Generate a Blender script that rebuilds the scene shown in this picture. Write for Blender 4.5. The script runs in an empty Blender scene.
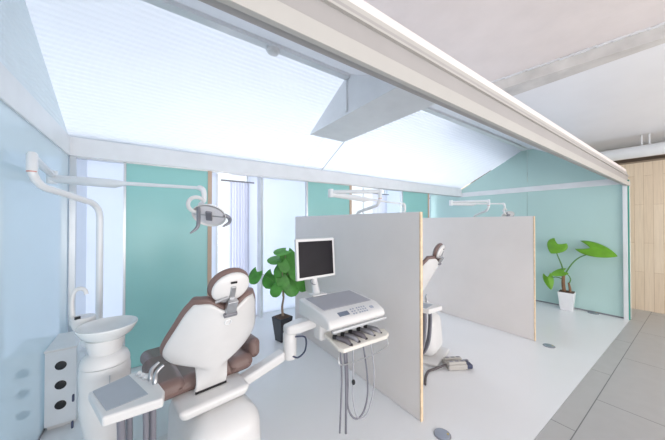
import bpy, bmesh, math, random
from mathutils import Vector, Matrix
random.seed(4)
S = bpy.context.scene
COL = S.collection
PI = math.pi
V = Vector

# ------------------------------------------------------------------ materials
MATS = {}
def mat(name, col, rough=.5, metal=0.0, var=.03, scale=6, bump=0.0, bscale=60, trans=0.0, coat=0.0, spec=.5):
    if name in MATS: return MATS[name]
    m = bpy.data.materials.new(name); m.use_nodes = True
    nt = m.node_tree; b = nt.nodes['Principled BSDF']
    tc = nt.nodes.new('ShaderNodeTexCoord')
    n = nt.nodes.new('ShaderNodeTexNoise'); n.inputs['Scale'].default_value = scale; n.inputs['Detail'].default_value = 4
    r = nt.nodes.new('ShaderNodeValToRGB')
    lo = [max(0, c*(1-var)) for c in col]; hi = [min(1, c*(1+var)) for c in col]
    r.color_ramp.elements[0].color = (*lo, 1); r.color_ramp.elements[1].color = (*hi, 1)
    r.color_ramp.elements[0].position = .3; r.color_ramp.elements[1].position = .7
    nt.links.new(tc.outputs['Object'], n.inputs['Vector']); nt.links.new(n.outputs['Fac'], r.inputs['Fac'])
    nt.links.new(r.outputs['Color'], b.inputs['Base Color'])
    b.inputs['Roughness'].default_value = rough; b.inputs['Metallic'].default_value = metal
    b.inputs['Coat Weight'].default_value = coat; b.inputs['Specular IOR Level'].default_value = spec
    b.inputs['Transmission Weight'].default_value = trans
    if bump:
        n2 = nt.nodes.new('ShaderNodeTexNoise'); n2.inputs['Scale'].default_value = bscale
        bp = nt.nodes.new('ShaderNodeBump'); bp.inputs['Strength'].default_value = bump; bp.inputs['Distance'].default_value = .01
        nt.links.new(tc.outputs['Object'], n2.inputs['Vector']); nt.links.new(n2.outputs['Fac'], bp.inputs['Height'])
        nt.links.new(bp.outputs['Normal'], b.inputs['Normal'])
    MATS[name] = m
    return m

def translucent(name, col, tfac=.6, gloss=.04, rough=.2, ribs=None):
    """sheet that lets daylight through: translucent + diffuse + a little gloss"""
    m = bpy.data.materials.new(name); m.use_nodes = True; nt = m.node_tree; N = nt.nodes; L = nt.links
    for n in list(N): N.remove(n)
    out = N.new('ShaderNodeOutputMaterial'); t = N.new('ShaderNodeBsdfTranslucent'); d = N.new('ShaderNodeBsdfDiffuse')
    g = N.new('ShaderNodeBsdfGlossy'); mx = N.new('ShaderNodeMixShader'); m2 = N.new('ShaderNodeMixShader')
    tc = N.new('ShaderNodeTexCoord'); nz = N.new('ShaderNodeTexNoise'); nz.inputs['Scale'].default_value = 3
    r = N.new('ShaderNodeValToRGB'); r.color_ramp.elements[0].color = (*[c*.97 for c in col], 1); r.color_ramp.elements[1].color = (*col, 1)
    L.new(tc.outputs['Object'], nz.inputs['Vector']); L.new(nz.outputs['Fac'], r.inputs['Fac'])
    for s in (t, d): L.new(r.outputs['Color'], s.inputs['Color'])
    g.inputs['Roughness'].default_value = rough
    mx.inputs[0].default_value = tfac; L.new(d.outputs[0], mx.inputs[1]); L.new(t.outputs[0], mx.inputs[2])
    lw = N.new('ShaderNodeFresnel'); lw.inputs['IOR'].default_value = 1.45
    mu = N.new('ShaderNodeMath'); mu.operation = 'MULTIPLY'; mu.inputs[1].default_value = gloss
    ge = N.new('ShaderNodeNewGeometry'); iv = N.new('ShaderNodeMath'); iv.operation = 'SUBTRACT'; iv.inputs[0].default_value = 1; m3 = N.new('ShaderNodeMath'); m3.operation = 'MULTIPLY'
    L.new(ge.outputs['Backfacing'], iv.inputs[1]); L.new(lw.outputs[0], mu.inputs[0]); L.new(mu.outputs[0], m3.inputs[0]); L.new(iv.outputs[0], m3.inputs[1]); L.new(m3.outputs[0], m2.inputs[0])
    L.new(mx.outputs[0], m2.inputs[1]); L.new(g.outputs[0], m2.inputs[2]); L.new(m2.outputs[0], out.inputs[0])
    if ribs:
        w = N.new('ShaderNodeTexWave'); w.bands_direction = ribs[0]; w.inputs['Scale'].default_value = ribs[1]
        bp = N.new('ShaderNodeBump'); bp.inputs['Strength'].default_value = ribs[2]; bp.inputs['Distance'].default_value = .01
        L.new(tc.outputs['Object'], w.inputs['Vector']); L.new(w.outputs['Fac'], bp.inputs['Height'])
        for s in (t, d, g): L.new(bp.outputs['Normal'], s.inputs['Normal'])
    return m

def glass_sheet(name, tint, fac_clear=.8):
    m = bpy.data.materials.new(name); m.use_nodes = True; nt = m.node_tree; N = nt.nodes; L = nt.links
    for n in list(N): N.remove(n)
    out = N.new('ShaderNodeOutputMaterial'); t = N.new('ShaderNodeBsdfTransparent'); t.inputs[0].default_value = (*tint, 1)
    g = N.new('ShaderNodeBsdfGlossy'); g.inputs['Roughness'].default_value = .02
    f = N.new('ShaderNodeFresnel'); mx = N.new('ShaderNodeMixShader')
    ge = N.new('ShaderNodeNewGeometry'); mu = N.new('ShaderNodeMath'); mu.operation = 'MULTIPLY'; iv = N.new('ShaderNodeMath'); iv.operation = 'SUBTRACT'; iv.inputs[0].default_value = 1
    L.new(ge.outputs['Backfacing'], iv.inputs[1]); L.new(f.outputs[0], mu.inputs[0]); L.new(iv.outputs[0], mu.inputs[1]); L.new(mu.outputs[0], mx.inputs[0]); L.new(t.outputs[0], mx.inputs[1]); L.new(g.outputs[0], mx.inputs[2]); L.new(mx.outputs[0], out.inputs[0])
    return m

white_pl = mat('white_plastic', (.75, .745, .74), .32, coat=.2)
white_paint = mat('white_paint', (.82, .83, .85), .6, bump=.03)
white_metal = mat('white_enamel', (.80, .82, .84), .3, coat=.3)
steel = mat('brushed_steel', (.55, .56, .58), .3, 1.0)
grey_metal = mat('grey_metal', (.30, .30, .33), .35, .6)
dark_metal = mat('dark_metal', (.16, .15, .17), .35, .5)
grey_mat = mat('grey_rubber_mat', (.42, .46, .51), .55, bump=.05)
grey_top = mat('grey_console_top', (.42, .42, .46), .45)
brown = mat('brown_leatherette', (.205, .135, .12), .42, bump=.12, bscale=220, var=.06)
dark = mat('black_plastic', (.012, .012, .014), .35)
screen_m = mat('dark_screen', (.012, .010, .014), .35, var=.2, spec=.15)
hose_m = mat('grey_hose', (.20, .20, .235), .45)
hose_brown = mat('dark_hose', (.10, .085, .09), .5)
navy = mat('navy_plastic', (.04, .05, .10), .4)
lcd_m = mat('display_glass', (.16, .19, .25), .15)
mark_m = mat('panel_marks', (.34, .37, .45), .4)
cream = mat('cream_plastic', (.80, .77, .71), .4)
black_cer = mat('black_ceramic', (.016, .018, .026), .28, coat=.4)
soil = mat('soil', (.10, .06, .04), .9, bump=.6, bscale=90, var=.3)
bark = mat('bark', (.30, .22, .16), .8, bump=.4, bscale=70, var=.2)
bark2 = mat('brown_stem', (.24, .13, .07), .8, bump=.4, bscale=70, var=.3)
stem_g = mat('green_stem', (.10, .25, .06), .5, var=.15)
leaf_g = mat('rubber_leaf', (.085, .33, .045), .38, var=.3, scale=9)
leaf_y = mat('elephant_ear_leaf', (.15, .38, .022), .38, var=.2, scale=7)
ply = mat('birch_edge', (.80, .62, .42), .55, var=.12, scale=30)
part_m = mat('screen_laminate', (.77, .72, .69), .55, var=.03, scale=2)
alu = mat('aluminium', (.62, .64, .66), .35, .8)
header_m = mat('header_paint', (.50, .49, .465), .5, var=.02)
green_edge = mat('green_glass_edge', (.06, .33, .27), .15)
blue_reflect = mat('window_ledge', (.80, .84, .88), .35)

# back-painted green glass, lightly glossy
green_gl = mat('green_back_painted_glass', (.32, .64, .61), .28, var=.03, scale=1.2)
aqua_gl = mat('aqua_frosted_glass', (.50, .70, .67), .30, var=.03, scale=.8, coat=.15)
blue_gl = translucent('pale_blue_glass', (.76, .87, .93), .50, 1.15, .05)
poly = translucent('twin_wall_polycarbonate', (.89, .92, .96), .60, .25, .25, ('Y', 9.0, .45))
poly_side = translucent('polycarbonate_gable', (.84, .90, .94), .55, .2, .25, ('Z', 9.0, .3))
sheer = translucent('sheer_curtain_cloth', (.80, .80, .88), .38, .02, .5)
frost = translucent('frosted_glass', (.88, .91, .97), .45, .15, .2)
clear = glass_sheet('clear_glass', (.97, .99, .99))

def wood_mat():
    m = bpy.data.materials.new('pine_boards'); m.use_nodes = True; nt = m.node_tree; N = nt.nodes; L = nt.links
    b = N['Principled BSDF']; tc = N.new('ShaderNodeTexCoord')
    sep = N.new('ShaderNodeSeparateXYZ'); cmb = N.new('ShaderNodeCombineXYZ')
    L.new(tc.outputs['Object'], sep.inputs[0]); L.new(sep.outputs['Z'], cmb.inputs['X']); L.new(sep.outputs['Y'], cmb.inputs['Y'])
    br = N.new('ShaderNodeTexBrick'); br.inputs['Scale'].default_value = 1; br.offset = .43
    br.inputs['Brick Width'].default_value = 1.15; br.inputs['Row Height'].default_value = .105
    br.inputs['Mortar Size'].default_value = .0015; br.inputs['Bias'].default_value = 0
    br.inputs['Color1'].default_value = (.88, .75, .60, 1); br.inputs['Color2'].default_value = (.82, .68, .53, 1); br.inputs['Mortar'].default_value = (.45, .3, .17, 1)
    L.new(cmb.outputs[0], br.inputs['Vector'])
    mp = N.new('ShaderNodeMapping'); mp.inputs['Scale'].default_value = (1, 26, 1.4)
    nz = N.new('ShaderNodeTexNoise'); nz.inputs['Scale'].default_value = 2.2; nz.inputs['Detail'].default_value = 6
    L.new(tc.outputs['Object'], mp.inputs[0]); L.new(mp.outputs[0], nz.inputs['Vector'])
    rp = N.new('ShaderNodeValToRGB'); rp.color_ramp.elements[0].color = (.78, .74, .70, 1); rp.color_ramp.elements[1].color = (1.1, 1.08, 1.05, 1)
    L.new(nz.outputs['Fac'], rp.inputs[0])
    mx = N.new('ShaderNodeMixRGB'); mx.blend_type = 'MULTIPLY'; mx.inputs[0].default_value = .8
    L.new(br.outputs['Color'], mx.inputs[1]); L.new(rp.outputs[0], mx.inputs[2]); L.new(mx.outputs[0], b.inputs['Base Color'])
    b.inputs['Roughness'].default_value = .55
    return m
wood = wood_mat()

def tile_mat():
    m = bpy.data.materials.new('grey_floor_tiles'); m.use_nodes = True; nt = m.node_tree; N = nt.nodes; L = nt.links
    b = N['Principled BSDF']; tc = N.new('ShaderNodeTexCoord')
    mp = N.new('ShaderNodeMapping'); mp.inputs['Location'].default_value = (-2.515+.6, -.555+1.2, 0)
    L.new(tc.outputs['Object'], mp.inputs[0])
    br = N.new('ShaderNodeTexBrick'); br.inputs['Scale'].default_value = 1; br.offset = .5
    br.inputs['Brick Width'].default_value = 1.2; br.inputs['Row Height'].default_value = .6; br.inputs['Mortar Size'].default_value = .0035
    br.inputs['Color1'].default_value = (.45, .445, .44, 1); br.inputs['Color2'].default_value = (.47, .465, .455, 1); br.inputs['Mortar'].default_value = (.17, .17, .17, 1)
    L.new(mp.outputs[0], br.inputs['Vector'])
    nz = N.new('ShaderNodeTexNoise'); nz.inputs['Scale'].default_value = 9; nz.inputs['Detail'].default_value = 6
    L.new(tc.outputs['Object'], nz.inputs['Vector'])
    rp = N.new('ShaderNodeValToRGB'); rp.color_ramp.elements[0].color = (.93, .93, .93, 1); rp.color_ramp.elements[1].color = (1.05, 1.05, 1.05, 1)
    L.new(nz.outputs['Fac'], rp.inputs[0])
    mx = N.new('ShaderNodeMixRGB'); mx.blend_type = 'MULTIPLY'; mx.inputs[0].default_value = 1
    L.new(br.outputs['Color'], mx.inputs[1]); L.new(rp.outputs[0], mx.inputs[2]); L.new(mx.outputs[0], b.inputs['Base Color'])
    b.inputs['Roughness'].default_value = .38
    return m
tiles = tile_mat()
floor_m = mat('white_floor_coating', (.83, .835, .845), .28, var=.012, scale=2, coat=.15)
slab_m = mat('painted_concrete', (.80, .74, .725), .75, var=.035, scale=3.5, bump=.2, bscale=14)
slab_low = mat('painted_board', (.86, .87, .90), .36, var=.03, scale=1.5)

# ------------------------------------------------------------------ mesh helpers
class MB:
    def __init__(s): s.b = bmesh.new()
    def box(s, c, size, rot=None, taper=None):
        x, y, z = [d/2 for d in size]; M = rot or Matrix.Identity(3); c = V(c)
        vs = []
        for k in (-1, 1):
            t = taper if (taper and k > 0) else (1, 1)
            for i, j in ((-1, -1), (1, -1), (1, 1), (-1, 1)):
                vs.append(s.b.verts.new(c + M @ V((i*x*t[0], j*y*t[1], k*z))))
        for f in ((3, 2, 1, 0), (4, 5, 6, 7), (0, 1, 5, 4), (1, 2, 6, 5), (2, 3, 7, 6), (3, 0, 4, 7)):
            s.b.faces.new([vs[i] for i in f])
        return s
    def tube(s, pts, r, n=10, smooth=6, caps=True):
        P = [V(p) for p in pts]
        R = list(r) if isinstance(r, (list, tuple)) else [r]*len(P)
        if smooth and len(P) > 2:
            Q = []; QR = []
            for i in range(len(P)-1):
                p0 = P[max(i-1, 0)]; p1 = P[i]; p2 = P[i+1]; p3 = P[min(i+2, len(P)-1)]
                for k in range(smooth):
                    t = k/smooth
                    Q.append(.5*((2*p1)+(p2-p0)*t+(2*p0-5*p1+4*p2-p3)*t*t+(3*p1-p0-3*p2+p3)*t**3))
                    QR.append(R[i]*(1-t)+R[i+1]*t)
            Q.append(P[-1]); QR.append(R[-1]); P, R = Q, QR
        T = [(P[min(i+1, len(P)-1)]-P[max(i-1, 0)]).normalized() for i in range(len(P))]
        a = V((0, 0, 1)) if abs(T[0].z) < .9 else V((1, 0, 0))
        u = T[0].cross(a).normalized(); rings = []
        for i, p in enumerate(P):
            u = (u - T[i]*u.dot(T[i])).normalized(); w = T[i].cross(u)
            rings.append([s.b.verts.new(p+(u*math.cos(2*PI*k/n)+w*math.sin(2*PI*k/n))*R[i]) for k in range(n)])
        for A, B in zip(rings, rings[1:]):
            for k in range(n): s.b.faces.new((A[k], A[(k+1) % n], B[(k+1) % n], B[k]))
        if caps:
            s.b.faces.new(rings[0][::-1]); s.b.faces.new(rings[-1])
        return s
    def lathe(s, prof, c=(0, 0, 0), n=28, sx=1, sy=1, rot=None, caps=True):
        M = rot or Matrix.Identity(3); c = V(c); rings = []
        for r, z in prof:
            rings.append([s.b.verts.new(c + M @ V((r*sx*math.cos(2*PI*k/n), r*sy*math.sin(2*PI*k/n), z))) for k in range(n)])
        for A, B in zip(rings, rings[1:]):
            for k in range(n): s.b.faces.new((A[k], A[(k+1) % n], B[(k+1) % n], B[k]))
        if caps:
            s.b.faces.new(rings[0][::-1]); s.b.faces.new(rings[-1])
        return s
    def grid(s, fn, nu, nv):
        vs = [[s.b.verts.new(fn(i/nu, j/nv)) for i in range(nu+1)] for j in range(nv+1)]
        for j in range(nv):
            for i in range(nu): s.b.faces.new((vs[j][i], vs[j][i+1], vs[j+1][i+1], vs[j+1][i]))
        return s
    def ball(s, c, rad, rot=None, nu=24, nv=14):
        M = rot or Matrix.Identity(3); c = V(c); r = V(rad) if hasattr(rad, '__len__') else V((rad,)*3)
        top = s.b.verts.new(c + M @ V((0, 0, r.z))); bot = s.b.verts.new(c + M @ V((0, 0, -r.z))); rings = []
        for j in range(1, nv):
            a = PI*j/nv
            rings.append([s.b.verts.new(c + M @ V((r.x*math.sin(a)*math.cos(2*PI*k/nu), r.y*math.sin(a)*math.sin(2*PI*k/nu), r.z*math.cos(a)))) for k in range(nu)])
        for k in range(nu):
            s.b.faces.new((top, rings[0][k], rings[0][(k+1) % nu])); s.b.faces.new((bot, rings[-1][(k+1) % nu], rings[-1][k]))
        for A, B in zip(rings, rings[1:]):
            for k in range(nu): s.b.faces.new((A[k], B[k], B[(k+1) % nu], A[(k+1) % nu]))
        return s
    def prism(s, pts, d):
        """pts: 3D outline, extruded by vector d"""
        A = [s.b.verts.new(V(p)) for p in pts]; B = [s.b.verts.new(V(p)+V(d)) for p in pts]; n = len(pts)
        s.b.faces.new(A[::-1]); s.b.faces.new(B)
        for i in range(n): s.b.faces.new((A[i], A[(i+1) % n], B[(i+1) % n], B[i]))
        return s
    def torus(s, c, R, r, rot=None, n=24, m=8, a0=0, a1=2*PI):
        M = rot or Matrix.Identity(3)
        pts = [V(c)+M @ V((R*math.cos(a0+(a1-a0)*k/n), R*math.sin(a0+(a1-a0)*k/n), 0)) for k in range(n+1)]
        return s.tube(pts, r, m, 0)
    def build(s, name, m, parent=None, bevel=0, seg=3, sub=0, solid=0, ang=35, flat=False, soff=0):
        bmesh.ops.recalc_face_normals(s.b, faces=s.b.faces)
        me = bpy.data.meshes.new(name); s.b.to_mesh(me); s.b.free()
        o = bpy.data.objects.new(name, me); COL.objects.link(o)
        me.materials.append(m)
        if not flat:
            for p in me.polygons: p.use_smooth = True
            me.set_sharp_from_angle(angle=math.radians(180 if sub else ang))
        if parent: o.parent = parent
        if solid:
            md = o.modifiers.new('Solidify', 'SOLIDIFY'); md.thickness = solid; md.offset = soff
        if bevel:
            md = o.modifiers.new('Bevel', 'BEVEL'); md.width = bevel; md.segments = seg; md.limit_method = 'ANGLE'; md.angle_limit = math.radians(40)
            md.harden_normals = True
        if sub:
            md = o.modifiers.new('Subdivision', 'SUBSURF'); md.levels = sub; md.render_levels = sub
        return o

def tag(o, label, cat, group=None):
    o['label'] = label; o['category'] = cat
    if group: o['group'] = group
    return o
def thing(name, label, cat, loc=(0, 0, 0), rz=0, group=None):
    o = bpy.data.objects.new(name, None); COL.objects.link(o); o.empty_display_size = .1
    o.location = loc; o.rotation_euler = (0, 0, rz)
    return tag(o, label, cat, group)
def struct(o): o['kind'] = 'structure'; return o
def sbox(name, a, b, m, bevel=0):
    mb = MB(); mb.box([(p+q)/2 for p, q in zip(a, b)], [abs(q-p) for p, q in zip(a, b)])
    return struct(mb.build(name, m, bevel=bevel, seg=2))
def dup(root, loc, rz, label, group=None):
    r = root.copy(); COL.objects.link(r); r.location = loc; r.rotation_euler = (0, 0, rz); r['label'] = label
    if group: r['group'] = group
    for ch in list(root.children):
        c = ch.copy(); COL.objects.link(c); c.parent = r
        for g in list(ch.children):
            d = g.copy(); COL.objects.link(d); d.parent = c
    return r
RX = lambda a: Matrix.Rotation(a, 3, 'X')
RY = lambda a: Matrix.Rotation(a, 3, 'Y')
RZ = lambda a: Matrix.Rotation(a, 3, 'Z')

# ------------------------------------------------------------------ room dimensions (metres; x along the bays, y towards the windows)
XL, XR, YF, YB, YO = -.62, 6.07, .70, 3.37, 4.20
ZE, ZB = 2.29, 2.115          # eave beam top / bottom
YR, ZR = 2.03, 2.975           # ridge
slope = (ZR-ZE)/(YB-YR)
ZS = 3.20

# ------------------------------------------------------------------ setting
struct(MB().box(((XL+XR)/2-.1, (YF+YO+.15)/2, -.05), (XR-XL+.4, YO+.15-YF, .1)).build('floor', floor_m, flat=True))
fo = struct(MB().box((2.4, (YF-4.1)/2, -.05), (9.2, YF+4.1-.004, .1)).build('floor_corridor', tiles, flat=True))
struct(MB().box((6.62, 2.45, -.05), (.74, 3.5, .1)).build('floor_gap', tiles, flat=True))
# left glass wall
sbox('wall_left', (XL-.02, YF, .02), (XL, YB, ZB), blue_gl)
sbox('wall_left_passage', (XL-.02, YB+.004, .02), (XL, YO, ZE), frost)
struct(MB().prism([(XL-.012, YF+.03, ZE), (XL-.012, YB, ZE), (XL-.012, YR, ZR)], (.01, 0, 0)).build('wall_left_gable', poly_side, flat=True))
sbox('trim_1', (XL-.03, YF, ZB), (XL+.012, YB, ZE), white_metal, .004)
sbox('baseboard_left', (XL-.022, YF, 0), (XL+.002, YO, .022), grey_metal)
# right glass wall
sbox('wall_right', (XR, YR, .02), (XR+.02, YO, ZB+.02), aqua_gl)
sbox('wall_right_pane', (XR, YF, .02), (XR+.02, YR-.006, ZB+.02), aqua_gl)
struct(MB().prism([(XR+.005, YF+.05, ZE-.02), (XR+.005, YR-.006, ZE-.02), (XR+.005, YR-.006, ZR), (XR+.005, YF+.05, ZE+.02)], (.012, 0, 0)).build('wall_right_gable', aqua_gl, flat=True))
struct(MB().prism([(XR+.005, YR, ZE-.02), (XR+.005, YB, ZE-.02), (XR+.005, YR, ZR)], (.012, 0, 0)).build('wall_right_gable_back', aqua_gl, flat=True))
sbox('trim_2', (XR-.012, YF+.02, 2.10), (XR+.03, YB, 2.20), white_metal, .004)
sbox('wall_right_upper', (XR+.004, YF+.02, 2.13), (XR+.018, YO, ZE), aqua_gl)
sbox('baseboard_right', (XR-.002, YF, 0), (XR+.022, YO, .022), grey_metal)
# corner post at the front right, with the green edge of the glass
sbox('trim_3', (XR-.05, YF+.012, 0), (XR+.02, YF+.06, 2.08), white_metal, .003)
sbox('trim_4', (XR-.02, YF-.004, 0), (XR+.05, YF+.010, 2.16), green_edge)
sbox('trim_5', (XR+.045, YF-.006, 0), (XR+.062, YF+.02, 2.16), white_metal, .003)
# eave beam and corner post
sbox('trim_6', (XL, YB-.03, ZB), (XR, YB+.10, ZE), white_metal, .004)
sbox('trim_7', (XL+.004, YB-.012, 0), (XL+.05, YB+.03, ZB), alu, .003)
# strip of aluminium channel along the eave underside
sbox('trim_8', (XL+.05, YB+.01, ZB-.012), (XR, YB+.06, ZB), alu)
# front header (open front of the bays): fascia, recess, upper lip
sbox('trim_9', (-2.2, YF-.01, 2.065), (XR+.06, YF+.012, 2.128), header_m, .002)
sbox('trim_10', (-2.2, YF+.012, 2.075), (XR+.04, YF+.05, 2.255), mat('recess_shade_grey', (.40, .385, .38), .5))  # shade of the header recess put into a greyer colour
sbox('trim_11', (-2.2, YF-.002, 2.218), (XR+.06, YF+.09, 2.228), header_m)
sbox('trim_21', (-2.2, YF+.02, 2.228), (XR+.06, YF+.09, 2.285), header_m, .003)
sbox('trim_12', (-2.2, YF+.03, 2.285), (XR+.05, YF+.10, 2.33), slab_m)

# sloped translucent ceiling: back slope in two panels (a white cross beam between), front slope
BX0, BX1 = 1.60, 2.12
def slope_panel(name, x0, x1, m, front=False):
    if front: pts = [(x0, YR, ZR), (x1, YR, ZR), (x1, YF+.06, 2.315), (x0, YF+.06, 2.315)]
    else: pts = [(x0, YR, ZR), (x1, YR, ZR), (x1, YB+.05, ZE-.01), (x0, YB+.05, ZE-.01)]
    return struct(MB().prism(pts, (0, 0, .012)).build(name, m, flat=True))
slope_panel('ceiling', XL-.01, BX1-.3, poly)
slope_panel('ceiling_panel', BX1-.296, XR+.02, poly)
slope_panel('ceiling_front', XL-.4, XR+.02, poly, True)
# panel joint bead right of the beam
d = V((0, YB-YR, ZE-ZR)).normalized()
mb = MB(); mb.tube([V((BX1+.012, YR, ZR-.004)), V((BX1+.012, YB, ZE-.004))], .006, 6, 0); struct(mb.build('trim_13', alu))
# ridge purlin: flat white channel with a round bar
mb = MB(); mb.box(((XL+BX0)/2, YR, ZR-.03), (BX0-XL, .075, .045)); struct(mb.build('trim_14', white_metal, bevel=.004, seg=2))
mb = MB(); mb.box(((BX1+XR)/2, YR, ZR-.03), (XR-BX1, .075, .045)); struct(mb.build('trim_15', white_metal, bevel=.004, seg=2))
# cross beam boxed in white, running front to back below the roof
def roof_z(y): return ZR-(YR-y)*(ZR-2.315)/(YR-YF-.06) if y < YR else ZR-(y-YR)*slope
struct(MB().prism([(BX0, y, 2.575) for y in (YF+.62, 2.775)]+[(BX0, y, roof_z(y)-.004) for y in (2.775, YR, YF+.62)], (BX1-BX0, 0, 0)).build('trim_16', white_paint, flat=True))
mb = MB(); mb.box((BX0-.006, YR+.02, 2.76), (.012, .02, .33)); mb.box((BX0-.011, YR+.02, 2.65), (.014, .034, .10))
struct(mb.build('trim_17', white_metal))
# bead at the beam's far lower corner
# outer wall with tall windows beyond the passage
def wall_seg(name, x0, x1): return sbox(name, (x0, YO, 0), (x1, YO+.03, 2.32), frost)
wins = [(.80, 1.30, 1), (3.10, 4.42, 2), (5.50, 6.04, 3)]
px = XL-.02
segs = []
for i, (a, b_, n) in enumerate(wins):
    segs.append((px, a)); px = b_
segs.append((px, XR+.02))
for i, (a, b_) in enumerate(segs):
    if b_-a > .02: wall_seg('wall_back' if i == 0 else 'wall_back.%03d' % i, a, b_)
for a, b_, n in wins:
    w = struct(MB().box(((a+b_)/2, YO+.07, 1.16), (b_-a, .012, 2.32)).build('window_%d' % n, clear, flat=True))
    f = MB(); t = .035
    for x in (a+t/2, b_-t/2): f.box((x, YO+.07, 1.16), (t, .06, 2.32))
    f.box(((a+b_)/2, YO+.07, .03), (b_-a-2*t, .06, .06)); f.box(((a+b_)/2, YO+.07, 2.29), (b_-a-2*t, .06, .06))
    if b_-a > 1: f.box(((a+b_)/2, YO+.07, 1.16), (.04, .05, 2.2))
    f.build('window_frame', white_metal, w)
struct(MB().box(((XL+XR)/2, (YB+YO)/2+.1, 2.345), (XR-XL+.1, YO-YB+.15, .05)).build('ceiling_passage', white_paint, flat=True))
sbox('wall_back_return', (1.43, YO-.16, 0), (1.47, YO, 2.32), white_paint)
# corridor ceiling: rough slab, downstand edge, lower smooth ceiling, dark void over the boards, wood wall
SX = 3.53
struct(MB().prism([(-2.2, -4.1, ZS), (SX+.17, -4.1, ZS), (SX+.06, .2, ZS), (SX-.14, 1.45, ZS), (SX-.22, 1.95, ZS), (-2.2, 1.95, ZS)], (0, 0, .15)).build('ceiling_slab', slab_m, flat=True))
mb = MB(); edge = [(SX+.42, -4.1), (SX+.06, .2), (SX-.14, 1.45), (SX-.22, 1.95)]
mb.prism([(x, y, 3.075) for x, y in edge]+[(SX+.15, 1.95, 3.075), (SX+.8, -4.1, 3.075)], (0, 0, .14)); struct(mb.build('trim_18', mat('bare_plaster_edge', (.64, .62, .60), .7, var=.12, scale=5, bump=.2), flat=True))
mb = MB()
for k in range(46):                                    # ragged plaster lip along the slab edge
    t = k/45; y = -.6+2.4*t; x = SX+.06-.16*(y-.2)
    mb.box((x-.012+random.uniform(-.006, .006), y, ZS-.006+random.uniform(-.006, .004)), (.022+random.random()*.012, .058, .014), RZ(random.uniform(-.2, .2)))
struct(mb.build('trim_19', white_paint))
struct(MB().prism([(SX+.12, -4.1, 3.078), (7.4, -4.1, 2.84), (7.4, -4.1, 2.96), (SX+.12, -4.1, 3.2)], (0, 6.7, 0)).build('ceiling_lower', slab_low, flat=True))
sbox('wall_far', (6.92, -4.1, 0), (7.02, 4.3, 2.53), wood)
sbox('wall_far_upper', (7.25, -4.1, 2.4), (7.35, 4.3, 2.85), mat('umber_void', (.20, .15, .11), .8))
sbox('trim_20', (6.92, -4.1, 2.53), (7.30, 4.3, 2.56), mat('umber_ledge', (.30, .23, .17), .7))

# ------------------------------------------------------------------ things on the setting
# duct pipe along the wood wall, hung on two rods
t = thing('ceiling_pipe', 'white round pipe hung high along the top of the pine board wall', 'pipe', (6.45, .5, 2.64))
MB().tube([(0, -3.2, 0), (0, 1.9, 0)], .095, 24, 0).build('pipe_run', white_metal, t)
for y in (0.02, .10): MB().tube([(0, y, .08), (0, y, .255)], .010, 8, 0).build('hanger_rod', white_metal, t)
t = thing('ceiling_sensor', 'small white round sensor on the ridge bar of the sloped ceiling', 'sensor', (.82, YR, ZR-.054))
MB().lathe([(.055, 0), (.055, -.015), (.045, -.03), (.02, -.038)]).build('housing', white_pl, t)
MB().lathe([(.06, .0), (.06, -.006)]).build('base_ring', white_metal, t)

# green glass panels hanging behind the eave beam
GP = [(-.226, .60, 'green glass panel behind the foreground dental chair, widest in view'),
      (1.89, 2.74, 'green glass panel showing above the screen with the monitor before it'),
      (4.00, 4.85, 'narrowest looking green glass panel, past the front screen edge at the far bay')]
for x0, x1, lab in GP:
    t = thing('glass_panel', lab, 'panel', ((x0+x1)/2, YB+.035, 0), 0, 'green glass panels along the window side')
    w = x1-x0
    MB().box((-.011, 0, 1.06), (w-.066, .045, 2.10)).build('glass', green_gl, t, bevel=.002, seg=1)
    MB().box((w/2-.022, .0, 1.06), (.044, .06, 2.10)).build('edge_post', mat('tan_edge', (.60, .44, .33), .5), t)
    MB().box((-w/2+.011, .0, 1.06), (.022, .05, 2.10)).build('edge_strip', alu, t)

# sheer curtains
def curtain(x0, x1, y, label, n=9, z0=.03, z1=2.12):
    t = thing('curtain', label, 'curtain', ((x0+x1)/2, y, 0), 0, 'sheer curtains at the tall windows')
    w = x1-x0
    mb = MB(); mb.grid(lambda u, v: V(((u-.5)*w, .026*math.sin(u*n*2*PI)+.008*math.sin(u*31), z0+(z1-z0)*v)), n*8, 4)
    mb.build('cloth', sheer, t)
    MB().tube([(-w/2-.12, 0, z1+.012), (w/2+.08, 0, z1+.012)], .012, 10, 0).build('rod', grey_metal, t)
curtain(.98, 1.28, YO-.05, 'white sheer curtain beside the green panel behind the foreground chair', 7)
curtain(3.95, 4.36, YO-.05, 'white sheer curtain seen past the lamp arms over the first screen', 8)
curtain(5.62, 5.90, YO-.05, 'white sheer curtain at the far end, left of the far aqua glass wall', 7)

# partition screens
def screen(x, y0, y1, label):
    t = thing('partition_screen', label, 'screen', (x, (y0+y1)/2, 0), 0, 'free standing screens between the bays')
    L_ = y1-y0
    MB().box((0, .006, .79), (.024, L_-.012, 1.575)).build('panel', part_m, t, bevel=.002, seg=1)
    MB().box((0, -L_/2+.004, .79), (.024, .010, 1.58)).build('edge_band', ply, t)
    MB().box((0, 0, 1.5795), (.024, L_-.02, .006)).build('top_band', white_pl, t)
screen(1.69, 1.245, 3.33, 'nearest pale grey screen with a birch edge, standing behind the monitor')
screen(4.01, 1.262, 3.33, 'farther pale grey screen between the foot control and the elephant ear plant')

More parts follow.
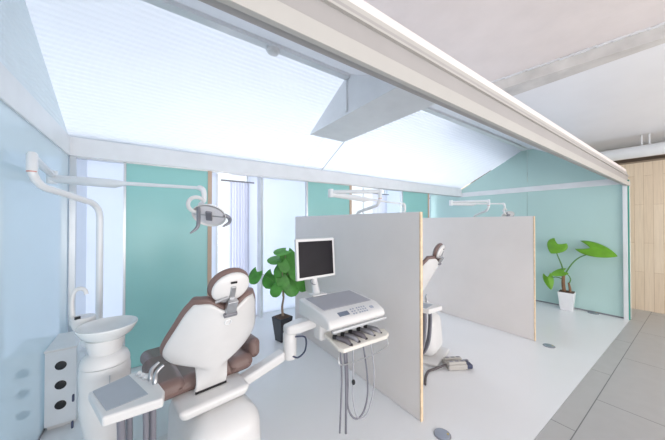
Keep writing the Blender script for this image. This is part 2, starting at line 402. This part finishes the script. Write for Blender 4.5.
# cabinet by the left glass wall
t = thing('side_cabinet', 'low white cabinet with three round black holes beside the left glass wall', 'cabinet', (-.528, 2.875, 0))
MB().box((0, 0, .305), (.165, .36, .53)).build('body', white_metal, t, bevel=.004, seg=2)
MB().box((0, -.003, .578), (.17, .372, .016)).build('top', white_pl, t, bevel=.003, seg=2)
MB().box((0, .015, .02), (.15, .31, .04)).build('plinth', white_pl, t)
for z in (.462, .322, .178):
    h = MB().lathe([(.031, -.002), (.031, .001), (.030, .002), (.028, .0025)], (.0, -.1815, z), 28, rot=RX(PI/2)).build('air_hole', dark, t)

# ------------------------------------------------------------------ dental chair
def lerp_tab(tab, h):
    n = len(tab)
    for i in range(n-1):
        (a, x), (b, y) = tab[i], tab[i+1]
        if h <= b:
            k = (h-a)/(b-a)
            p = tab[i-1] if i else (a-(b-a), x); q = tab[i+2] if i+2 < n else (b+(b-a), y)
            m0 = (y-p[1])/(b-p[0])*(b-a); m1 = (q[1]-x)/(q[0]-a)*(b-a)
            return (2*k**3-3*k*k+1)*x+(k**3-2*k*k+k)*m0+(-2*k**3+3*k*k)*y+(k**3-k*k)*m1
    return tab[-1][1]

def make_chair(label):
    t = thing('dental_chair', label, 'chair', (0, 0, 0), 0, 'dental chairs')
    MB().box((0, .02, .018), (.46, .86, .036)).build('foot_plate', white_pl, t, bevel=.014)
    MB().box((.03, -.04, .25), (.40, .66, .46), taper=(.95, .90)).build('pedestal', white_pl, t, bevel=.12, seg=8)
    MB().box((0, .10, .512), (.34, .60, .065), taper=(1.15, 1.05)).build('carriage', white_pl, t, bevel=.03, seg=4)
    # seat: rounded upholstered pad with side bolsters
    def pad(x, y, z, sx, sy, sz):
        mb = MB(); mb.box((x, y, z), (sx, sy, sz)); return mb
    s = pad(0, .17, .578, .55, .44, .10)  .build('seat', brown, t, bevel=.05, seg=6)
    pad(-.20, .08, .592, .17, .30, .105).build('seat_bolster', brown, t, bevel=.055, seg=6)
    pad(.20, .08, .592, .17, .30, .105).build('seat_bolster', brown, t, bevel=.055, seg=6)
    mb = MB(); mb.box((0, .64, .475), (.45, .52, .11), RX(-.22)); mb.build('leg_rest', brown, t, bevel=.05, seg=5)
    mb = MB(); mb.box((0, .66, .395), (.36, .50, .05), RX(-.22)); mb.build('leg_rest_shell', white_pl, t, bevel=.02, seg=4)
    # arm rest on the right side
    a = MB().box((.30, .06, .655), (.08, .22, .13)).build('armrest', brown, t, bevel=.042, seg=6)
    MB().tube([(.295, .08, .63), (.29, .09, .56), (.18, .10, .50)], [.028, .026, .028], 12).build('armrest_bracket', white_pl, a)
    # backrest
    A = math.radians(29)
    b0 = V((0, -.07, .53)); up = V((0, -math.sin(A), math.cos(A))); nf = V((0, math.cos(A), math.sin(A)))
    W = [(0, .088), (.27, .086), (.31, .110), (.35, .19), (.40, .232), (.47, .246), (.56, .240), (.74, .208), (.90, .178), (1.0, .148)]
    def top(s_): return .615+.03*math.exp(-((abs(s_)-.62)/.25)**2)-.012*math.exp(-(s_/.25)**2)
    def curve(s_, h): return (.14-.06*h)*abs(s_)**2.2*min(1, max(0, (h-.12)/.3))
    def shell(u, v):
        s_ = u*2-1; w = lerp_tab(W, v)
        return b0+up*(v*top(s_))+nf*curve(s_, v)+V((s_*w, 0, 0))
    MB().grid(shell, 16, 36).build('back_shell', white_pl, t, sub=1, solid=.022, soff=0)
    def cush(u, v):
        s_ = u*2-1; h = .30+v*.72; w = lerp_tab(W, min(h, 1))+.006
        if h > .97: w *= 1-(h-.97)*.5
        pad_ = .030
        return b0+up*(h*top(s_)+.004)+nf*(curve(s_, min(h, 1))*1.0+pad_)+V((s_*w, 0, 0))
    MB().grid(cush, 16, 26).build('back_cushion', brown, t, sub=2, solid=.042, soff=0)
    MB().box(b0+up*.03-nf*.014, (.17, .012, .012), RX(A)).build('slot', dark, t)
    mb = MB(); mb.torus(b0+up*.535-nf*.012, .016, .0035, RX(PI/2+A), 20, 6); mb.build('release_ring', white_metal, t)
    # headrest: oval pad on a steel bracket
    B = math.radians(20)
    hc = b0+up*.715+nf*.045
    hu = V((0, -math.sin(B), math.cos(B))); hn = V((0, math.cos(B), math.sin(B)))
    M = RX(B)
    hc_ = MB().ball(hc+hn*.028, (.104, .040, .090), M @ RY(math.radians(-14))).build('headrest_cushion', brown, t)
    hs = MB().ball(hc-hn*.002, (.094, .026, .080), M @ RY(math.radians(-14))).build('headrest_shell', white_pl, t)
    MB().box(hc+hu*.040-hn*.025, (.03, .008, .009), M).build('slot', dark, hs)
    mb = MB(); mb.box(hc-hu*.02-hn*.028, (.026, .014, .08), M); mb.box(b0+up*.635-nf*.006, (.052, .028, .075), RX(A)); mb.tube([hc-hu*.05-hn*.03, b0+up*.65+nf*.0], .014, 10, 0)
    br = mb.build('headrest_bracket', steel, t, bevel=.004, seg=2)
    MB().box(b0+up*.592-nf*.012, (.066, .03, .018), RX(A)).build('bracket_collar', grey_metal, br, bevel=.003, seg=2)
    MB().tube([hc-hu*.035+V((-.02, 0, 0))-hn*.034, hc-hu*.058+V((-.075, 0, 0))-hn*.022], .007, 8, 0).build('lock_lever', steel, br)
    return t
chair = make_chair('brown and white dental chair in the foreground, seen from behind')
chair.location = (.28, 1.74, 0); chair.rotation_euler = (0, 0, math.radians(8))
dup(chair, (2.53, 2.06, 0), math.radians(16), 'brown and white dental chair mostly hidden behind the nearest screen')

# ------------------------------------------------------------------ spittoon unit
def make_spittoon(label):
    t = thing('spittoon_unit', label, 'spittoon', (0, 0, 0), 0, 'spittoon units beside the chairs')
    MB().lathe([(.10, 0), (.105, .03), (.105, .30), (.120, .42), (.142, .50), (.150, .58), (.150, .735), (.144, .76)], (0, 0, 0), 36, 1, .92).build('body', white_pl, t)
    MB().lathe([(.147, .763), (.145, .778), (.132, .803), (.105, .82), (.06, .824)], (0, 0, 0), 36, 1, .92).build('body_lid', white_pl, t)
    MB().lathe([(.085, .815), (.092, .83), (.104, .87), (.106, .895), (.06, .90)], (0, 0, 0), 30).build('neck', white_pl, t)
    mb = MB(); mb.lathe([(.05, .880), (.10, .892), (.140, .915), (.163, .945), (.168, .955), (.166, .961), (.160, .957), (.135, .928), (.09, .910), (.03, .903)], (.01, .0, 0), 44)
    bowl = mb.build('bowl', mat('porcelain', (.78, .80, .80), .15, coat=.4), t)
    MB().lathe([(.022, .9035), (.022, .907), (.012, .909)], (.01, 0, 0), 20).build('drain', steel, bowl)
    # cup stand and filler spout to the left rear of the bowl
    cs = MB().lathe([(.03, .90), (.055, .915), (.068, .945), (.070, .972), (.064, .980), (.03, .978)], (-.145, .20, 0), 30).build('cup_stand', white_pl, t)
    MB().box((-.168, .15, .985), (.03, .012, .014), RZ(.5)).build('sensor_window', dark, cs)
    MB().tube([(-.19, .22, .975), (-.195, .225, 1.02), (-.20, .23, 1.10), (-.185, .225, 1.155), (-.15, .21, 1.168), (-.125, .20, 1.155), (-.12, .198, 1.135)], [.022, .016, .012, .0115, .0115, .012, .013], 14).build('filler_spout', white_pl, t)
    MB().box((-.06, .12, .86), (.14, .14, .06), RZ(.6)).build('cup_arm', white_pl, t, bevel=.02, seg=4)
    # seam and side ports
    mb = MB(); mb.box((.035, -.137, .64), (.003, .012, .18)); mb.build('seam', mat('seam_grey', (.42, .46, .5), .6), t)
    for p, a in (((-.155, -.03, .63), .0), ((-.158, -.03, .50), .0)):
        MB().box(p, (.012, .018, .035)).build('side_port', navy, t, bevel=.004, seg=2)
    # instrument tray on an arm toward the chair
    def q(x, y, z): return V((x, y, .722+z))
    tr = MB(); tr.prism([q(-.035, -.24, -.022), q(.12, -.16, -.022), q(.196, -.215, -.022), q(.248, -.42, -.022), q(.24, -.48, -.022), q(.04, -.48, -.022)], (0, 0, .042))
    tray = tr.build('tray', white_pl, t, bevel=.010, seg=3)
    MB().prism([q(-.018, -.25, .0205), q(.106, -.185, .0205), q(.186, -.415, .0205), q(.05, -.445, .0205)], (0, 0, .003)).build('tray_mat', grey_mat, tray)
    for k in range(3): MB().tube([q(.140+.014*k, -.195-.03*k, .021), q(.150+.014*k, -.215-.03*k, .034)], .009, 10, 0).build('holder_button', white_metal, tray)
    MB().tube([q(.09, -.26, -.03), q(.06, -.18, -.06), V((.03, -.08, .62)), V((0, 0, .60))], [.024, .026, .028, .03], 14).build('tray_arm', white_pl, t)
    for dx, dy in ((.195, -.29), (.212, -.335)):   # suction handles standing in the holder
        MB().tube([q(dx, dy, -.02), q(dx, dy, .03), q(dx+.006, dy+.02, .06), q(dx+.035, dy+.03, .082)], [.011, .011, .009, .006], 12).build('suction_handle', steel, tray)
    for x, y, r in ((.09, -.40, .015), (.115, -.36, .012), (.175, -.40, .011), (.20, -.37, .014)):
        p = q(x, y, -.02)
        MB().tube([p, p+V((.004, .0, -.12)), p+V((.0, .02, -.32)), p+V((-.02, .08, -.44)), p+V((-.04, .15, -.40)), V((.02, -.09, .34))], r, 12).build('suction_hose', hose_m, t)
    K = .77
    for o in list(t.children):
        if o.name.split('.')[0] in ('body', 'body_lid', 'neck', 'bowl', 'cup_stand', 'filler_spout', 'cup_arm', 'side_port', 'seam'):
            k = K*.92 if o.name.startswith('body') else K
            for oo in [o]+list(o.children): oo.data.transform(Matrix.Diagonal((k, k, 1, 1)))
    for o in t.children:
        if o.name.startswith('filler_spout'): o.data.transform(Matrix.Translation((-.008, 0, -.035)))
    return t
sp = make_spittoon('white spittoon unit with bowl and tray beside the left glass wall')
sp.location = (-.19, 1.83, 0)
dup(sp, (1.95, 1.87, 0), 0, 'white spittoon unit hidden behind the nearest screen, its tray hoses showing')

# ------------------------------------------------------------------ operating lamps
def lamp(label, base, top, j, e, l, head, s=1.0):
    B = V((base[0], base[1], 0)); loc = lambda p: V(p)-B
    t = thing('operating_lamp', label, 'lamp', B, 0, 'operating lamps over the bays')
    MB().lathe([(.07, 0), (.07, .012), (.045, .02)], (0, 0, 0)).build('base_flange', white_metal, t)
    T = loc(top); J = loc(j); E = loc(e); L_ = loc(l); H = loc(head)
    h = V((J.x-T.x, J.y-T.y, 0)); hl = h.length; h.normalize()
    z1 = T.z; z2 = T.z+.045
    def arc(c, a, b, n=5): return [c+a*math.cos(PI/2*k/n)+b*math.sin(PI/2*k/n) for k in range(n+1)]
    r = .10
    up = V((0, 0, 1)); v1 = (h*hl+up*(z2-z1)).normalized()
    P = [V((T.x, T.y, .02)), V((T.x, T.y, z1-.10))]
    P += arc(V((T.x, T.y, z1-.10))+h*r, -h*r, up*r)
    C2 = V((J.x, J.y, z2+.10))-h*r
    P += arc(C2, -up*r, h*r)[0:]
    P += [V((J.x, J.y, max(J.z-.07, z2+.11)))]
    MB().tube(P, .019, 16, 0).build('pole', white_metal, t)
    MB().tube([V((J.x, J.y, J.z-.072)), V((J.x, J.y, J.z-.066))], .0197, 16, 0).build('pole_ring', mat('coral_ring', (.62, .30, .26), .5), t)
    MB().tube([V((J.x, J.y, J.z-.066)), V((J.x, J.y, J.z+.02)), V((J.x, J.y, J.z+.032))], [.022, .022, .014], 18, 0).build('swivel', white_metal, t)
    MB().tube([J+up*.005, E+up*.005], [.022, .020], 14, 0).build('arm', white_metal, t)
    MB().tube([E-up*.055, E+up*.035], .030, 18, 0).build('elbow', white_metal, t)
    m = E.lerp(L_, .48); o = up*-.02
    sa = MB().tube([E+o, E.lerp(m, .85)+o, m+o*.6, L_], [.030, .032, .014, .012], 14, 0).build('spring_arm', white_metal, t)
    dv = (L_-E).normalized()
    kn = MB(); kn.tube([L_-dv*.02, L_+V((0, 0, -.0)), L_+dv*.025-up*.02, L_+dv*.03-up*.09, L_+dv*.0-up*.13, H+up*.05], [.013, .02, .02, .016, .014, .016], 12, 5)
    kn.build('neck', white_metal, t)
    # head: hoop, dished reflector, dark bulb shield, two grip handles
    R = RZ(math.radians(-14)) @ RX(math.radians(-48)) @ RY(math.radians(10)); RH = RZ(math.radians(-10))
    hd = MB().lathe([(.02, .05), (.055, .048), (.092, .031), (.116, .002), (.120, -.010), (.116, -.012), (.106, -.002), (.07, .018), (.03, .024)], H, 36, 1.0, .88, R).build('lamp_head', white_pl, t)
    MB().lathe([(.107, -.006), (.070, .0145), (.03, .0205), (.008, .021)], H, 36, 1.0, .82, R).build('reflector', mat('reflector_dish', (.80, .79, .82), .15, .1), hd)
    MB().box(H+R @ V((.0, 0, -.012)), (.045, .085, .016), R).build('bulb_shield', grey_metal, hd, bevel=.006, seg=2)
    MB().box(H+R @ V((0, -.0, -.004)), (.215, .012, .008), R).build('crossbar', steel, hd, bevel=.003, seg=2)
    hp = MB().torus(H+V((-.085, -.0, .075)), .055, .014, RX(math.radians(80)), 24, 10, math.radians(20), math.radians(270)); hp.build('hoop', white_pl, hd)
    MB().tube([H+R @ V((.10, -.02, -.0)), H+RH @ V((.135, -.02, -.02)), H+RH @ V((.135, -.05, -.055)), H+RH @ V((.09, -.07, -.085))], [.014, .015, .012, .006], 12).build('handle', grey_metal, hd)
    MB().tube([H+R @ V((-.07, -.065, -.0)), H+RH @ V((-.07, -.06, -.06)), H+RH @ V((-.085, -.07, -.10)), H+RH @ V((-.12, -.08, -.13))], [.014, .013, .011, .005], 12).build('handle', grey_metal, hd)
    return t
lamp('white operating lamp over the foreground chair, its head before the green panel', (-.277, 2.324), (-.277, 2.324, 1.635), (-.50, 1.98, 1.83), (-.572, 2.65, 1.83), (.302, 2.163, 1.757), (.360, 2.12, 1.555))
lamp('white operating lamp whose arms show above the nearest screen', (2.10, 2.50), (2.10, 2.50, 1.635), (2.04, 2.03, 1.83), (1.62, 2.36, 1.83), (2.80, 2.35, 1.75), (2.80, 2.33, 1.46))
lamp('white operating lamp whose arms show above the farther screen', (4.66, 2.36), (4.66, 2.36, 1.635), (4.47, 2.02, 1.84), (4.18, 2.49, 1.84), (5.09, 2.06, 1.83), (5.16, 2.02, 1.62))

# ------------------------------------------------------------------ delivery unit with handpieces
du = thing('delivery_unit', 'white instrument console with hanging hoses right of the foreground chair', 'dental console', (.815, 1.70, 0))
def W_(x, y, z): return V((x-.815, y-1.70, z))
ar = MB().prism([V(p) for p in ((.46, 1.63, .475), (.764, 1.66, .548), (.764, 1.66, .615), (.46, 1.63, .535))], (0, .085, 0))
ar.b.transform((Matrix.Translation(chair.location) @ Matrix.Rotation(chair.rotation_euler.z, 4, 'Z')).inverted())
ar.build('console_arm', white_pl, chair, bevel=.016, seg=4)
MB().lathe([(.045, .545), (.048, .56), (.048, .715), (.040, .73)], W_(.815, 1.70, 0), 24).build('arm_joint', white_pl, du)
MB().tube([W_(.835, 1.66, .70), W_(.90, 1.63, .69), W_(.90, 1.63, .60), W_(.85, 1.64, .56), W_(.81, 1.66, .575)], .006, 8).build('arm_cable', navy, du)
MB().prism([W_(.775, 1.655, .715), W_(.86, 1.63, .715), W_(1.10, 1.58, .765), W_(1.10, 1.70, .765), W_(.86, 1.75, .715), W_(.775, 1.74, .715)], (0, 0, .065)).build('upper_arm', white_pl, du, bevel=.022, seg=4)
MB().box(W_(1.06, 1.64, .80), (.15, .17, .12)).build('console_neck', white_pl, du, bevel=.03, seg=4)
# console: wedge body with overhanging front panel
zt = lambda y: .935-(1.78-y)*.17
cp = [(1.78, .80), (1.78, .925), (1.60, .915), (1.45, .90), (1.375, .865), (1.36, .83), (1.38, .805)]
co = MB().prism([W_(.925, y, z) for y, z in cp], (.50, 0, 0)).build('console', white_pl, du, bevel=.018, seg=4)
MB().prism([W_(.965, 1.745, .9235), W_(1.385, 1.745, .9235), W_(1.385, 1.48, .9055), W_(.965, 1.48, .9055)], (0, 0, .003)).build('console_mat', grey_top, co)
# control strip on the sloping front edge
tilt = RX(math.atan2(.035, .075))
def P_(x, k, lift=.001):     # k: 0 front .. 1 back on the sloping strip
    y = 1.385+.055*k; z = .870+.0257*k
    return W_(x, y, z+lift)
def marks(lst, name, m, h=.003):
    mb = MB()
    for x, k, w, dpt in lst: mb.box(P_(x, k, .0015), (w, dpt, h), tilt)
    return mb.build(name, m, co)
marks([(1.075, .5, .085, .036)], 'display', lcd_m)
for k in (.15, .5, .85):
    for x in (1.15, 1.172, 1.205, 1.227, 1.249, 1.271): marks([(x, k, .012, .010)], 'key_pad', mark_m)
marks([(1.33, .5, .030, .022)], 'key_pad', mark_m)
MB().box(W_(1.19, 1.368, .800), (.48, .022, .018)).build('front_rail', alu, co, bevel=.004, seg=2)
mb = MB()
for k in range(5): mb.lathe([(.008, 0), (.008, -.03), (.005, -.045)], W_(1.0+.045*k, 1.44, .802), 10)
mb.build('tube_ports', grey_metal, co)
# holder plate below the console
MB().box(W_(1.02, 1.60, .73), (.09, .10, .13)).build('holder_bracket', white_pl, du, bevel=.02, seg=3)
hp_ = MB().prism([W_(.99, 1.355, .685-.014), W_(1.01, 1.325, .68-.014), W_(1.39, 1.315, .68-.014), W_(1.43, 1.335, .685-.014), W_(1.435, 1.385, .70-.014), W_(1.06, 1.56, .712-.014), W_(1.0, 1.54, .712-.014)], (0, 0, .028)).build('instrument_holder', cream, du, bevel=.009, seg=3)
HX = [1.06, 1.13, 1.20, 1.28, 1.35]
for k, x in enumerate(HX):
    y = 1.385+.004*k
    hp = MB(); hp.tube([W_(x-.035, y+.055, .742-.014), W_(x-.012, y+.02, .738-.014), W_(x+.012, y-.01, .728-.014), W_(x+.022, y-.035, .706-.014)], [.011, .017, .019, .013], 12)
    hp.build('handpiece', [dark_metal, grey_metal, dark_metal, grey_metal, grey_metal][k], du)
    MB().tube([W_(x-.045, y+.068, .742-.014), W_(x-.028, y+.047, .742-.014)], .015, 10, 0).build('handpiece_tip', dark, du)
    MB().tube([W_(x+.020, y-.032, .710-.014), W_(x+.027, y-.044, .692-.014)], .019, 12, 0).build('holder_clip', dark, du)
MB().tube([W_(.98, 1.34, .67-.014), W_(.99, 1.32, .62-.014), W_(1.20, 1.315, .61-.014), W_(1.39, 1.32, .63-.014), W_(1.40, 1.33, .68-.014)], .0035, 8, 5).build('hose_guard', steel, du)
# hoses: two hang straight, three loop
MB().tube([W_(1.0, 1.345, .685-.014), W_(1.0, 1.335, .5-.014), W_(.985, 1.335, .19-.014)], .0062, 10).build('hose', hose_m, du)
MB().tube([W_(1.035, 1.35, .685-.014), W_(1.035, 1.335, .5-.014), W_(1.03, 1.33, .17-.014)], .0082, 10).build('hose', hose_m, du)
MB().tube([W_(1.05, 1.35, .685-.014), W_(1.05, 1.335, .5-.014), W_(1.05, 1.335, .33-.014), W_(1.10, 1.33, .235-.014), W_(1.17, 1.33, .235-.014), W_(1.215, 1.33, .34-.014), W_(1.215, 1.335, .5-.014), W_(1.19, 1.345, .685-.014)], .0062, 10).build('hose', hose_m, du)
th = MB().tube([W_(1.105, 1.35, .685-.014), W_(1.095, 1.335, .55-.014), W_(1.085, 1.33, .40-.014), W_(1.12, 1.33, .24-.014), W_(1.20, 1.325, .22-.014), W_(1.265, 1.325, .36-.014), W_(1.275, 1.33, .5-.014), W_(1.255, 1.34, .685-.014)], .0045, 10).build('hose', mat('pale_hose', (.42, .42, .46), .4), du)
MB().ball(W_(1.090, 1.327, .475-.014), (.012, .012, .018)).build('hose_clip', dark, th)

mo = thing('monitor', 'flat monitor with a dark screen standing behind the instrument console', 'monitor', (1.09, 1.80, .9275))
sc_rot = RZ(math.radians(4)) @ RX(math.radians(-4))
MB().box((.006, .012, .285), (.375, .028, .32), sc_rot).build('housing', white_pl, mo, bevel=.008, seg=3)
MB().box((.006, -.0035, .285), (.33, .004, .275), sc_rot).build('screen', screen_m, mo)
MB().tube([(0, .035, .17), (.005, .03, .09), (.0, -.01, .0)], [.022, .026, .032], 14).build('stand', white_pl, mo)
MB().box((0, -.03, .006), (.13, .08, .012)).build('stand_foot', white_pl, mo, bevel=.005, seg=2)
MB().tube([(-.02, .03, .14), (-.03, .02, .09), (.0, .0, .075), (.03, .02, .09), (.02, .03, .13)], .004, 8).build('cable', grey_metal, mo)

# ------------------------------------------------------------------ foot control behind the first screen
fc = thing('foot_control', 'grey foot control with a dark pedal on the white floor past the nearest screen', 'foot control', (2.59, 1.50, 0), math.radians(-120))
def fb(x, y, z, a, b_, c, m, nm, par=fc, bv=.012): return MB().box((x, y, z), (a, b_, c)).build(nm, m, par, bevel=bv, seg=3)
ivory = mat('warm_grey_plastic', (.48, .46, .43), .4)
fb(-.02, 0, .03, .15, .20, .055, ivory, 'housing')
r1 = fb(-.06, 0, .066, .045, .19, .03, ivory, 'ridge'); r2 = fb(.02, 0, .066, .045, .19, .03, ivory, 'ridge')
for x, par in ((-.06, r1), (.02, r2)):
    mb = MB()
    for k in range(3): mb.box((x, -.06+.06*k, .082), (.02, .035, .004))
    mb.build('ridge_mark', grey_metal, par)
fb(0, .125, .03, .10, .07, .045, navy, 'pedal')
MB().box((-.055, .125, .035), (.03, .10, .03), RZ(.15)).build('pedal_lever', grey_metal, fc, bevel=.008, seg=2)
MB().tube([(.0, -.09, .04), (.0, -.15, .025), *[RZ(math.radians(120)) @ V((x-2.59, y-1.50, .012)) for x, y in ((2.38, 1.60), (2.29, 1.61), (2.19, 1.57), (2.08, 1.50))]], .012, 10, 8).build('cable', hose_brown, fc)

# ------------------------------------------------------------------ floor outlets
def outlet(x, y, r, label, k=1.0):
    t = thing('floor_outlet', label, 'floor outlet', (x, y, 0), 0, 'round floor outlets')
    MB().lathe([(r, 0), (r, .004), (r*.93, .007)], (0, 0, 0), 30).build('ring', grey_metal, t)
    MB().lathe([(r*.9, .006), (r*.86, .009), (r*.4, .011), (r*.05, .0115)], (0, 0, 0), 30).build('cover', mat('outlet_cover', (.36, .39, .46), .3, .5), t)
    MB().lathe([(r*.14, 0), (r*.14, .008)], (r*.45, -r*.45, .005), 12).build('screw', mat('brass', (.65, .5, .22), .3, 1.0), t)
outlet(1.70, 1.085, .058, 'round metal floor outlet at the front edge of the nearest screen')
outlet(3.98, 1.117, .060, 'round metal floor outlet at the front edge of the farther screen')
outlet(6.02, 1.10, .070, 'round metal floor outlet at the foot of the far glass wall')

# ------------------------------------------------------------------ plants
def leaf_mesh(L_, w, notch=.25, fold=.18, droop=.18, cup=0.0, nu=10, nv=12, rounded=False):
    """heart-shaped blade: grows along +y from the stalk, faces +z"""
    def fn(u, v):
        s_ = u*2-1
        prof = math.sin(PI*min(1, (v*.93+.07))**.62) if v < 1 else 0
        prof = max(prof, 0)**.8
        if rounded: q = v*.88+.12; prof = max(0, 1-abs(2*q-1)**2.1)**.55
        x = s_*w/2*prof
        y = L_*(v - notch*abs(s_)**1.4*(1-v)**2*1.2)
        z = -fold*abs(x) - droop*L_*v*v + cup*x*x
        return V((x, y, z))
    mb = MB(); mb.grid(fn, nu, nv); return mb
def frame(o, tip, normal):
    y = (V(tip)-V(o)).normalized(); n = V(normal); n = (n-y*n.dot(y)).normalized(); x = y.cross(n)
    return Matrix(((x.x, y.x, n.x, o[0]), (x.y, y.y, n.y, o[1]), (x.z, y.z, n.z, o[2]), (0, 0, 0, 1)))
def add_leaf(parent, o, tip, normal, w, m, name='leaf', **kw):
    mb = leaf_mesh((V(tip)-V(o)).length, w, **kw)
    mb.b.transform(frame(o, tip, normal))
    return mb.build(name, m, parent, solid=.0025, ang=180)

p = thing('potted_fig', 'green leafy plant in a black square pot by the passage window', 'plant', (1.40, 3.12, 0))
mb = MB(); mb.box((-.01, 0, .15), (.13, .13, .30), RZ(.25), taper=(1.5, 1.5)); pot = mb.build('pot', black_cer, p, bevel=.008, seg=2)
MB().box((-.01, 0, .296), (.17, .17, .016), RZ(.25)).build('soil', soil, p)
MB().tube([(0, 0, .29), (-.012, .0, .42), (.008, 0, .55), (-.005, 0, .70)], [.016, .014, .012, .010], 10).build('trunk', bark, p)
cam_dir = V((-.40, -.92, 0))          # direction from plant toward the room's front
side = V((.92, -.40, 0))
leafs = [(-.35, .83, .15, -.4), (-.175, .745, .18, -.2), (-.03, 1.15, .16, .2), (-.10, 1.04, .18, -.2), (.10, 1.0, .21, .3), (-.04, .87, .15, .0),
         (.01, .74, .16, .1), (-.095, .645, .13, -.2), (.115, .655, .19, .1), (.25, .68, .16, .5), (.02, .95, .13, .1), (.17, .86, .19, .4), (.08, .79, .16, .0)]
flat_leaves = (2, 3)
for k, (sx, z, w, tw) in enumerate(leafs):
    dep = random.uniform(-.10, .12)
    c = side*sx + V((0, 0, z)) + cam_dir*dep
    o = c + V((0, 0, .45*w)) - side*(.25*w*(1 if sx > 0 else -1))
    tip = c - V((0, 0, .5*w)) + side*(.25*w*(1 if sx > 0 else -1)) + cam_dir*.02
    root = V((-.005, 0, .55+.14*random.random()))
    n = cam_dir*.9 + V((0, 0, .5*random.random()+.15)) + side*tw*.8
    if k in flat_leaves: o = c + side*.4*w - cam_dir*.03; tip = c - side*.5*w + cam_dir*.05 - V((0, 0, .03)); n = cam_dir*.45 + V((0, 0, 1))
    lf = add_leaf(p, o, tip, n, w*1.12, leaf_g, fold=.06, droop=.05, notch=.22, rounded=True)
    mid = root.lerp(o, .55)+V((0, 0, .03))
    MB().tube([root, mid, o], [.006, .0045, .003], 6, 4).build('stalk', bark if k % 3 else stem_g, lf)

p = thing('elephant_ear_plant', 'bright green elephant ear plant in a white tapered pot before aqua glass', 'plant', (5.88, 1.40, 0))
mb = MB(); mb.box((0, 0, .155), (.16, .16, .31), RZ(.1), taper=(1.36, 1.36)); mb.build('pot', mat('white_ceramic', (.86, .86, .88), .25, coat=.3), p, bevel=.008, seg=2)
MB().box((0, 0, .309), (.19, .19, .012), RZ(.1)).build('soil', soil, p)
s_r = V((.10, -1, 0)).normalized(); f_ = V((-1, -.1, 0)).normalized()
def Q(a, z, d=0): return s_r*a + V((0, 0, z)) + f_*d
MB().tube([Q(-.035, .31), Q(-.045, .45), Q(-.04, .60)], [.028, .026, .022], 12).build('trunk', bark2, p)
MB().tube([Q(.045, .31), Q(.04, .38), Q(.025, .47)], [.020, .018, .013], 12).build('trunk', bark2, p)
def stalk(pts, r0, r1): MB().tube(pts, [r0+(r1-r0)*k/(len(pts)-1) for k in range(len(pts))], 8).build('stalk', stem_g, p)
stalk([Q(-.04, .58), Q(-.06, .74), Q(-.11, .90), Q(-.15, 1.03)], .013, .007)
stalk([Q(-.03, .58), Q(.06, .78), Q(.17, .92), Q(.335, 1.01)], .012, .007)
stalk([Q(-.05, .55), Q(-.08, .60), Q(-.10, .63)], .010, .006)
stalk([Q(-.05, .52), Q(-.14, .54), Q(-.235, .50)], .010, .006)
stalk([Q(.03, .45), Q(.05, .54), Q(.0, .63)], .010, .006)
add_leaf(p, Q(.29, 1.085, .02), Q(.60, .99, .06), (-.72, -.12, .65), .29, leaf_y, notch=.40, fold=.10, droop=.05, nv=18)
add_leaf(p, Q(-.11, 1.125, .02), Q(-.20, .955, .06), (-.95, -.1, .3), .29, leaf_y, notch=.30, fold=.10, droop=.06, nv=16)
add_leaf(p, Q(-.03, .66, .03), Q(-.22, .585, .08), (-.7, -.2, .7), .15, leaf_y, notch=.2, fold=.15, droop=.1)
add_leaf(p, Q(-.255, .53, .02), Q(-.20, .31, .06), (-.9, -.1, .2), .15, leaf_y, notch=.25, fold=.35, droop=.05)

# ------------------------------------------------------------------ light
w = bpy.data.worlds.new('World'); S.world = w; w.use_nodes = True
bg = w.node_tree.nodes['Background']; bg.inputs[0].default_value = (.92, .95, 1.0, 1); bg.inputs[1].default_value = 1.1
def area(name, loc, target, sx, sy, power, col):
    l = bpy.data.lights.new(name, 'AREA'); l.shape = 'RECTANGLE'; l.size = sx; l.size_y = sy; l.energy = power; l.color = col
    o = bpy.data.objects.new(name, l); COL.objects.link(o); o.location = loc
    o.rotation_euler = (V(target)-V(loc)).to_track_quat('-Z', 'Y').to_euler(); return o
# daylight on the outer face of the translucent roof
area('roof_daylight', (2.7, 4.4, 3.9), (2.7, 2.8, 2.5), 6.5, 1.4, 108, (.92, .94, 1.0))
# daylight from outside through the tall windows and frosted glass of the passage
area('window_daylight', (2.6, 6.4, 1.7), (2.6, 3.0, 1.7), 8.5, 4.6, 310, (.87, .90, 1.0))
# added fill light from the open corridor side, behind the viewer
area('corridor_fill', (2.6, -4.0, .9), (2.6, .6, 2.0), 8.5, 1.8, 185, (1.0, .95, .92))

# ------------------------------------------------------------------ camera
cd = bpy.data.cameras.new('Camera'); cam = bpy.data.objects.new('Camera', cd); COL.objects.link(cam)
cd.sensor_fit = 'HORIZONTAL'; cd.sensor_width = 36; cd.lens = 36*261.638/665; cd.clip_start = .02
y = math.radians(55.158); pt = math.radians(.54)
F = V((math.cos(y)*math.cos(pt), math.sin(y)*math.cos(pt), math.sin(pt)))
cam.location = (0, 0, 1.5); cam.rotation_euler = F.to_track_quat('-Z', 'Y').to_euler()
S.camera = cam
S.view_settings.view_transform = 'Standard'; S.view_settings.look = 'None'; S.view_settings.exposure = 0.20; S.view_settings.gamma = 1.0
S.view_settings.use_curve_mapping = False
